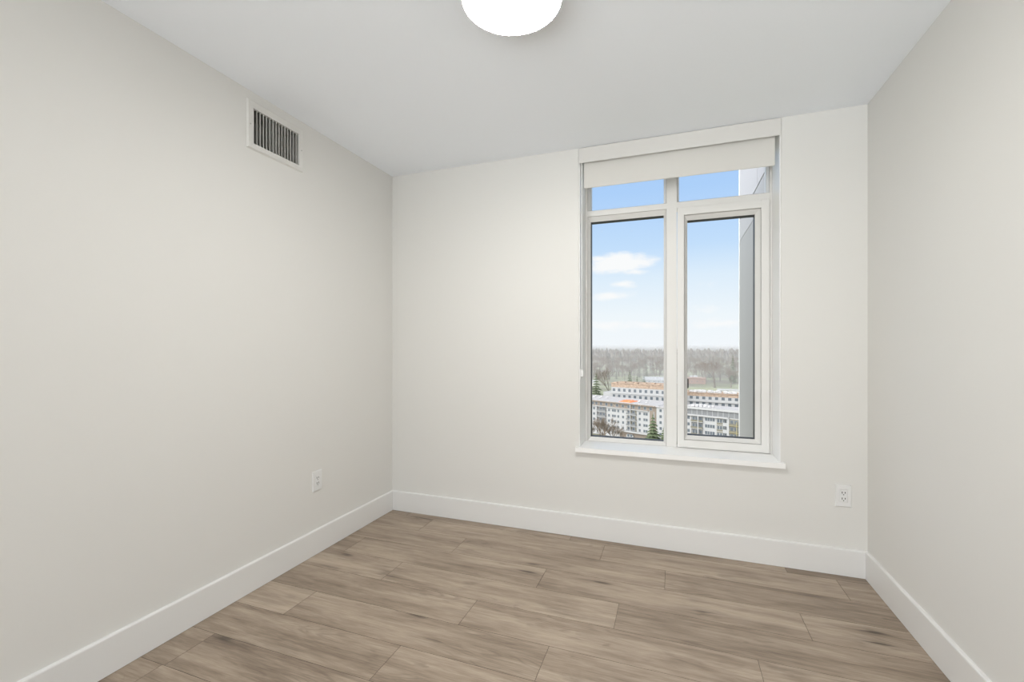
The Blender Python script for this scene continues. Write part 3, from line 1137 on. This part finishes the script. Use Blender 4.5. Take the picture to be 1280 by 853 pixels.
shed('brick_hall', 'long low red-brick building at the edge of the forest, right pane', 'building', (14.0, 643.5, GZ), 0.0, 27, 18, 7.5, M['brick'], M['brick'], 1.2)
shed('warehouse', 'long pale low building beside the green field, right pane', 'building', (46.0, 526.5, GZ), 0.0, 45, 14, 3.2, M['cream'], M['render_white'], 0.8)
shed('warehouse', 'long grey-roofed low building before the forest, left pane', 'building', (-39.5, 640.0, GZ), 0.0, 55, 40, 4.0, M['slate'], M['slate'], 3.5)
hs = [('pale house beside the dark conifers, left pane', (-51.5, 452.0), 9, 0.25), ('small cream house right of the dark conifers, left pane', (-34.5, 485.0), 7, -0.1),
      ('white house at the left edge of the left pane', (-100.5, 560.0), 10, 0.1), ('far white house above the red-brick building', (24.0, 700.0), 9, 0.0)]
for lb, (x, y), L, rz in hs:
    shed('house', lb, 'house', (x, y, hill(y)), rz, L, 8, 5.0, M['cream'], M['slate'], 2.6)
M['field'] = mat('green_field_grass', (0.24, 0.25, 0.155), 0.95, 0.1, vary=(0.03, 0.15))
f = MB()
f.box((8, 470, GZ + 0.02), (110, 585, GZ + 0.12))
tag(f.build('lawn', M['field']), kind='structure')

# ------------------------------------------------------------------ outside: trees
M['conifer'] = mat('conifer_foliage', (0.085, 0.090, 0.062), 0.9, 0.1, vary=(0.3, 0.3))
M['conifer_near'] = mat('conifer_foliage_near', (0.085, 0.105, 0.060), 0.9, 0.1, vary=(0.5, 0.35))
M['bark'] = mat('bark', (0.13, 0.11, 0.095), 0.9, 0.1)
M['twigs'] = mat('bare_twigs', (0.185, 0.150, 0.118), 0.9, 0.1, vary=(0.3, 0.25))


def conifer_meshes(seed, h=28.0, r=4.2, tiers=15, spokes=11):
    q = random.Random(seed)
    t = MB().tube((0, 0, -1), (0, 0, h * 0.93), 0.45, 0.06, 7)
    f_ = MB()
    for k in range(tiers):
        u = k / (tiers - 1)
        z = h * (0.10 + 0.88 * u)
        rad = r * (1 - u) ** 0.85 * q.uniform(0.8, 1.12) + 0.25
        drop = 0.10 * h * (1 - u) * 0.55 + 0.5
        off = q.uniform(0, 6.28)
        for s in range(spokes):
            a = off + 6.283 * s / spokes + q.uniform(-0.2, 0.2)
            L_ = rad * q.uniform(0.7, 1.15)
            wd = max(0.18, L_ * 0.34)
            c, s_ = math.cos(a), math.sin(a)
            tip = (c * L_, s_ * L_, z - drop * q.uniform(0.7, 1.2))
            m1 = (c * L_ * .55 - s_ * wd, s_ * L_ * .55 + c * wd, z - drop * 0.42)
            m2 = (c * L_ * .55 + s_ * wd, s_ * L_ * .55 - c * wd, z - drop * 0.42)
            up = (c * L_ * .5, s_ * L_ * .5, z - drop * 0.15 + 0.25)
            top = (0, 0, z + 0.4)
            f_.face((top, m1, up))
            f_.face((top, up, m2))
            f_.face((up, m1, tip))
            f_.face((up, tip, m2))
            f_.face((top, m2, tip, m1))
    f_.tube((0, 0, h * 0.92), (0, 0, h * 1.02), 0.22, 0.02, 5)
    return t, f_


def bare_meshes(seed, h=24.0, r=6.0, spread=1.0):
    q = random.Random(seed)
    t = MB().tube((0, 0, -1), (0, 0, h * 0.30), 0.5, 0.36, 7)
    f_ = MB()

    def grow(p, d, L_, rad, lvl):
        e_ = p + d * L_
        (t if lvl < 1 else f_).tube(p, e_, rad, rad * 0.6, 4)
        if lvl == 4:
            return
        n_ = 4 if lvl < 3 else 5
        for _ in range(n_):
            dd = (d + Vector((q.uniform(-1, 1), q.uniform(-1, 1), q.uniform(-0.15, 0.75))) * 0.62 * spread).normalized()
            grow(e_ - d * L_ * q.uniform(0, 0.4), dd, L_ * q.uniform(0.6, 0.8), rad * 0.52, lvl + 1)
    base = Vector((0, 0, h * 0.28))
    for _ in range(3):
        d = Vector((q.uniform(-0.5, 0.5), q.uniform(-0.5, 0.5), 1)).normalized()
        grow(base, d, h * 0.24, 0.30, 0)
    top = max(v[2] for v in f_.v)
    for m_ in (t, f_):
        m_.v = [(x * r / 6.0, y * r / 6.0, z * (h / top if z > 0 else 1)) for x, y, z in m_.v]
    return t, f_


def tree(name, meshes, fm, crown):
    t = empty(name)
    meshes[0].build('trunk', M['bark'], t)
    meshes[1].build(crown, fm, t)
    return t


def put(t, x, y, z, s=1.0, sw=None, rz=0.0, **kw):
    t.location = (x, y, z)
    t.scale = (sw or s, sw or s, s)
    t.rotation_euler = (0, 0, rz)
    tag(t, **kw)
    return t


con_near = tree('conifer_tree', conifer_meshes(11, 20, 4.6, 15, 13), M['conifer_near'], 'foliage')
put(con_near, -8.0, 199.0, GZ, 1.05, 1.35, label='dark green conifer in front of the right end of the white block', cat='tree')
c2 = copy_tree(con_near)
put(c2, -3.6, 196.0, GZ, 0.80, 1.1, 1.0, label='lower conifer at the right edge of the left pane', cat='tree')
bare_near = tree('bare_tree', bare_meshes(5, 15, 6.5, 1.15), M['twigs'], 'branches')
put(bare_near, -30.5, 203.0, GZ, 1.22, 1.25, label='bare brown tree in front of the middle of the white block', cat='tree')
b2 = tree('bare_tree', bare_meshes(8, 14, 6.0, 1.15), M['twigs'], 'branches')
put(b2, -25.0, 204.5, GZ, 1.10, 1.15, label='bare brown tree just left of the white entrance of the block', cat='tree')
b3 = copy_tree(bare_near)
put(b3, -37.0, 208.0, GZ, 0.95, 1.0, 2.0, label='bare brown tree by the left edge of the left pane', cat='tree')
gr = tree('conifer_tree', conifer_meshes(21, 30, 5.6, 16, 13), M['conifer_near'], 'foliage')
put(gr, -53.5, 331.5, GZ, 1.0, 1.55, label='tall green conifer behind the left end of the white block', cat='tree')
d1 = copy_tree(gr)
put(d1, -36.5, 412.0, GZ, 0.95, 1.25, 1.3, label='pointed conifer behind the middle of the timber storey', cat='tree')
d2 = copy_tree(gr)
put(d2, -31.0, 424.5, GZ, 0.76, 1.0, 2.1, label='short conifer just right of the pointed one', cat='tree')
d3 = copy_tree(gr)
put(d3, -25.6, 437.3, GZ, 0.75, 1.3, 0.4, label='broad dark conifer in front of the long grey roof', cat='tree')
e1 = tree('bare_tree', bare_meshes(31, 30, 7.0, 1.0), M['twigs'], 'branches')
put(e1, -51.0, 385.0, GZ, 1.08, 1.1, label='tall bare tree left of the timber storey', cat='tree')
e2 = tree('bare_tree', bare_meshes(32, 33, 11.0, 1.15), M['twigs'], 'branches')
put(e2, 47.5, 591.0, GZ, 1.02, 1.2, label='wide bare brown tree in the middle of the right pane', cat='tree')
e3 = copy_tree(gr)
put(e3, 76.0, 665.0, GZ, 1.30, 1.3, 0.9, label='tall dark conifer beside the grey fin wall', cat='tree')
e4 = copy_tree(e2)
put(e4, 66.5, 600.0, GZ, 0.68, 0.9, 1.9, label='low brown tree between the wide bare tree and the tall conifer', cat='tree')

# forest on the rise behind: conifers and bare trees, each one its own object
protos = [tree('forest_conifer', conifer_meshes(40 + k, 27, 3.9, 10, 8), M['conifer'], 'foliage') for k in range(3)]
protos += [tree('forest_bare_tree', bare_meshes(50 + k, 24, 7.0, 1.05), M['twigs'], 'branches') for k in range(3)]
fr_ = random.Random(99)
used = set()
count = 0
for row in range(9):
    y = 690 + row * 48
    n_ = 31
    for k in range(n_):
        x = -0.21 * y + (0.40 * y) * (k + fr_.uniform(0.05, 0.95)) / n_
        yy = y + fr_.uniform(-20, 20)
        if 8 < x < 46 and yy < 675 or (row == 0 and -45 < x < 20):
            continue
        kind_ = fr_.choice((0, 1, 2, 3, 4, 5, 3, 4, 5))
        if kind_ in used:
            o = copy_tree(protos[kind_])
        else:
            o = protos[kind_]
            used.add(kind_)
        s = fr_.uniform(0.80, 1.12)
        con = kind_ < 3
        put(o, x, yy, hill(yy) - 0.2, s, s * fr_.uniform(0.9, 1.25), fr_.uniform(0, 6.28),
            label='hazy dark conifer among the trees of the forest on the horizon' if con else 'hazy bare tree among the trees of the forest on the horizon',
            cat='tree', group='conifers of the forest on the horizon' if con else 'bare trees of the forest on the horizon')
        count += 1
far = MB()


def crown(x, y, zb, hh, rad, q):
    k = [q.uniform(0.8, 1.15) for _ in range(5)]
    far.lathe([(0.3, 0.02 * hh), (0.55 * rad * k[0], 0.15 * hh), (0.95 * rad * k[1], 0.38 * hh), (0.90 * rad * k[2], 0.60 * hh),
               (0.62 * rad * k[3], 0.80 * hh), (0.28 * rad * k[4], 0.94 * hh), (0.05, hh)], 7, (x, y, zb))


for row in range(6):
    y = 1140 + row * 55
    n_ = 120
    for k in range(n_):
        x = -560 + 1120 * (k + fr_.random()) / n_
        yy = y + fr_.uniform(-20, 20)
        hh = fr_.uniform(22, 29) * (1.14 if fr_.random() < .06 else 1)
        rad = fr_.uniform(4.0, 6.5)
        zb = hill(yy)
        crown(x, yy, zb, hh, rad, fr_)
# the flanks of the same woodland, seen only from further to the side
for k in range(420):
    sd = fr_.choice((-1, 1))
    yy = fr_.uniform(690, 1130)
    x = sd * yy * fr_.uniform(0.22, 0.55)
    hh, rad, zb = fr_.uniform(20, 29), fr_.uniform(3.5, 5.5), hill(yy)
    crown(x, yy, zb, hh, rad, fr_)
M['woodland'] = mat('grey_woodland', (0.135, 0.122, 0.105), 0.9, 0.1, vary=(0.06, 0.35))
tag(far.build('distant_woodland', M['woodland']), 'mass of hazy trees forming the far skyline of the forest', 'woodland', kind='stuff')

# ------------------------------------------------------------------ mist over the low ground, from behind the blocks to the forest
hz = MB().box((-850, 310, GZ - 1), (850, 1560, -14.0)).build('mist', None)
hz2 = MB().box((-850, 560, -13.9), (850, 1400, 5.0)).build('thin_haze', None)


def mist_material(name, density):
    hm = bpy.data.materials.new(name)
    hm.use_nodes = True
    nt = hm.node_tree
    nt.nodes.clear()
    ou = nt.nodes.new('ShaderNodeOutputMaterial')
    vs = nt.nodes.new('ShaderNodeVolumeScatter')
    vs.inputs['Color'].default_value = (1.0, 0.975, 0.945, 1)
    vs.inputs['Density'].default_value = density
    vs.inputs['Anisotropy'].default_value = 0.0
    nt.links.new(vs.outputs[0], ou.inputs['Volume'])
    return hm


for o_, nm, dn_ in ((hz, 'mist', HAZE_DENSITY), (hz2, 'thin_haze', HAZE_DENSITY * 0.55)):
    o_.data.materials.clear()
    o_.data.materials.append(mist_material(nm, dn_))
tag(hz, 'pale mist hanging over the low ground and the forest', 'mist', kind='stuff')
tag(hz2, 'thin haze above the mist, along the skyline of the forest', 'haze', kind='stuff')
